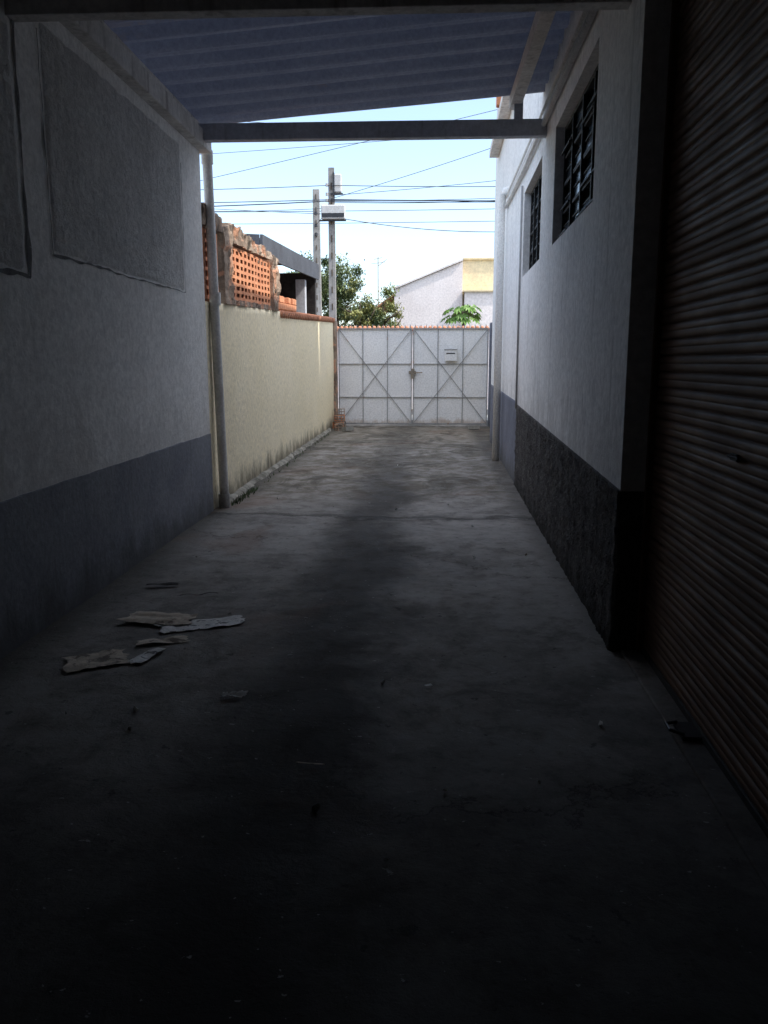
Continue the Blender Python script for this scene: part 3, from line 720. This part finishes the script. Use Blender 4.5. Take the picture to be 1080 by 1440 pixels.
# ---------------------------------------------------------------- trees
def tree(x,y,h,rx,zc,rz_,mats,n,ls,label,seed,conif=False):
    random.seed(seed)
    root=thing('tree',(x,y,0),label,'tree','trees across the street')
    b=MB(); b.tube([(x,y,0),(x+.05,y,h*.3),(x-.03,y,h*.55),(x,y,h*.85)],[.14,.11,.08,.03],9)
    for k in range(11):
        a=random.uniform(0,6.28); z=h*random.uniform(.3,.75); l=rx*random.uniform(.5,.95)
        t=(x+math.cos(a)*l,y+math.sin(a)*l,z+random.uniform(.2,.8))
        b.tube([(x,y,z),(x+math.cos(a)*l*.5,y+math.sin(a)*l*.5,z+.15),t],[.045,.03,.012],6)
    b.done('trunk',M['bark'],root,smooth=True)
    cl=[]
    for k in range(34):
        while True:
            p=Vector((random.uniform(-1,1),random.uniform(-1,1),random.uniform(-1,1)))
            if p.length<1 and (not conif or math.hypot(p.x,p.y)<(1-p.z)*.55+.08): break
        cl.append((Vector((x+p.x*rx,y+p.y*rx,zc+p.z*rz_)),random.uniform(.16,.38)*rx*.8,random.random()))
    b=MB()
    for k in range(n):
        c,r,s=random.choice(cl)
        p=c+Vector((random.gauss(0,.5),random.gauss(0,.5),random.gauss(0,.45)))*r
        q=Matrix.Rotation(random.uniform(0,6.28),3,'Z')@Matrix.Rotation(random.uniform(-1.2,1.2),3,'X')
        L=ls*random.uniform(.7,1.3); W=L*.45
        b.cur=0 if (s+random.gauss(0,.25)+(.25 if p.z>c.z else -.15))>.5 else 1
        b.poly([p+q@Vector(v) for v in((0,-L/2,0),(W/2,0,.01),(0,L/2,0),(-W/2,0,.01))])
    b.done('crown',mats,root,recalc=False)
tree(-3.3,31.5,5.0,1.3,3.95,1.3,[M['leaf_a'],M['leaf_b']],7500,.13,'dense green leafy tree behind the tile topped wall',1)
tree(-2.4,30.5,4.2,1.0,3.25,1.2,[M['leaf_y'],M['leaf_b']],6500,.11,'yellowish green bushy conical tree beside the leafy tree',2,True)
tree(-1.6,31,4.3,.95,3.35,1.4,[M['leaf_y'],M['leaf_a']],7000,.10,'small yellow green conical tree by the house',4,True)
tree(-4.6,36,6.2,1.6,4.7,1.1,[M['leaf_a'],M['leaf_b']],6000,.15,'dark leafy tree standing behind the poles',5)
random.seed(9)
X,Yp=1.28,30.0
pr=thing('papaya_plant',(X,Yp,0),'green papaya plant with lobed leaves above the gate line','plant')
b=MB(); b.tube([(X,Yp,0),(X+.03,Yp,1.5),(X-.02,Yp,3.25)],[.09,.075,.05],10); b.done('trunk',M['bark'],pr,smooth=True)
b=MB()
for k in range(22):
    a=k*2.4; el=random.uniform(-.35,1.0); l=random.uniform(.35,.62)
    base=Vector((X-.02,Yp,3.12)); d=Vector((math.cos(a)*math.cos(el),math.sin(a)*math.cos(el),math.sin(el)))
    tip=base+d*l; b.cur=1; b.tube([base,base+d*l*.5+Vector((0,0,.04)),tip],[.012,.01,.007],5); b.cur=0
    side=d.cross(Vector((0,0,1))).normalized(); outw=Vector((d.x,d.y,-.6)).normalized()
    for m in range(9):
        th=D2R(-130+260*m/8); L=.28*(1-.25*abs(m-4)/4)
        dr=(outw*math.cos(th)+side*math.sin(th)); pr2=(outw*math.cos(th+1.57)+side*math.sin(th+1.57))
        e=tip+dr*L+Vector((0,0,-.08)); mid=tip+dr*L*.6+Vector((0,0,.01))
        b.poly([tip,mid+pr2*.06,e,mid-pr2*.06])
b.done('leaves',[M['leaf_p'],M['bark']],pr,recalc=False)

# ---------------------------------------------------------------- light, sky, camera
w=bpy.data.worlds.new('World'); scene.world=w; w.use_nodes=True; nt=w.node_tree
bg=nt.nodes['Background']; sky=nt.nodes.new('ShaderNodeTexSky'); sky.sky_type='NISHITA'; sky.sun_disc=False
EL=51; sv=Vector((.97,-.22,0)).normalized()
sky.sun_elevation=D2R(EL); sky.sun_rotation=math.atan2(sv.x,sv.y); sky.air_density=1.0; sky.dust_density=.6; sky.ozone_density=1.0
# overhead sky brightened as added fill for the passage, clearer blue low down
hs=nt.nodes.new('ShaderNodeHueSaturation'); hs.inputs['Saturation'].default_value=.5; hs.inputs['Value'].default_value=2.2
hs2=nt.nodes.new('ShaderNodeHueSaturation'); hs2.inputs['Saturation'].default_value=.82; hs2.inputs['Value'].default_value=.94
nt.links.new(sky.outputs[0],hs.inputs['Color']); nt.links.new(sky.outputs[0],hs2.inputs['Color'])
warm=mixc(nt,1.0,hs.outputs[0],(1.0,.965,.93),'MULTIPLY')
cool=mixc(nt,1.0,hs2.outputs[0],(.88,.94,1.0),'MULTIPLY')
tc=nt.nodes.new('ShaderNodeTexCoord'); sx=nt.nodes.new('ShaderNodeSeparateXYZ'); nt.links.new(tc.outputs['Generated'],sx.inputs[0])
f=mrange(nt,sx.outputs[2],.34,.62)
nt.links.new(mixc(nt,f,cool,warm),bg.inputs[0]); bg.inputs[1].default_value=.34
sd=Vector((sv.x*math.cos(D2R(EL)),sv.y*math.cos(D2R(EL)),math.sin(D2R(EL))))
ld=bpy.data.lights.new('sun','SUN'); ld.energy=5.0; ld.angle=D2R(.5); ld.color=(1,.95,.86)
lo=bpy.data.objects.new('sun',ld); COL.objects.link(lo); lo.rotation_euler=(-sd).to_track_quat('-Z','Y').to_euler(); lo.location=(10,-5,20)
cd=bpy.data.cameras.new('camera'); cam=bpy.data.objects.new('camera',cd); COL.objects.link(cam)
cam.location=(0,0,1.5); cam.rotation_euler=(D2R(90-10.2),0,D2R(2.9))
cd.sensor_fit='VERTICAL'; cd.sensor_height=36; cd.lens=29.25; cd.clip_start=.05; cd.clip_end=2000
scene.camera=cam
scene.view_settings.view_transform='Standard'; scene.view_settings.look='None'; scene.view_settings.exposure=0
for o in bpy.data.objects:
    if 'wl' in o: del o['wl']
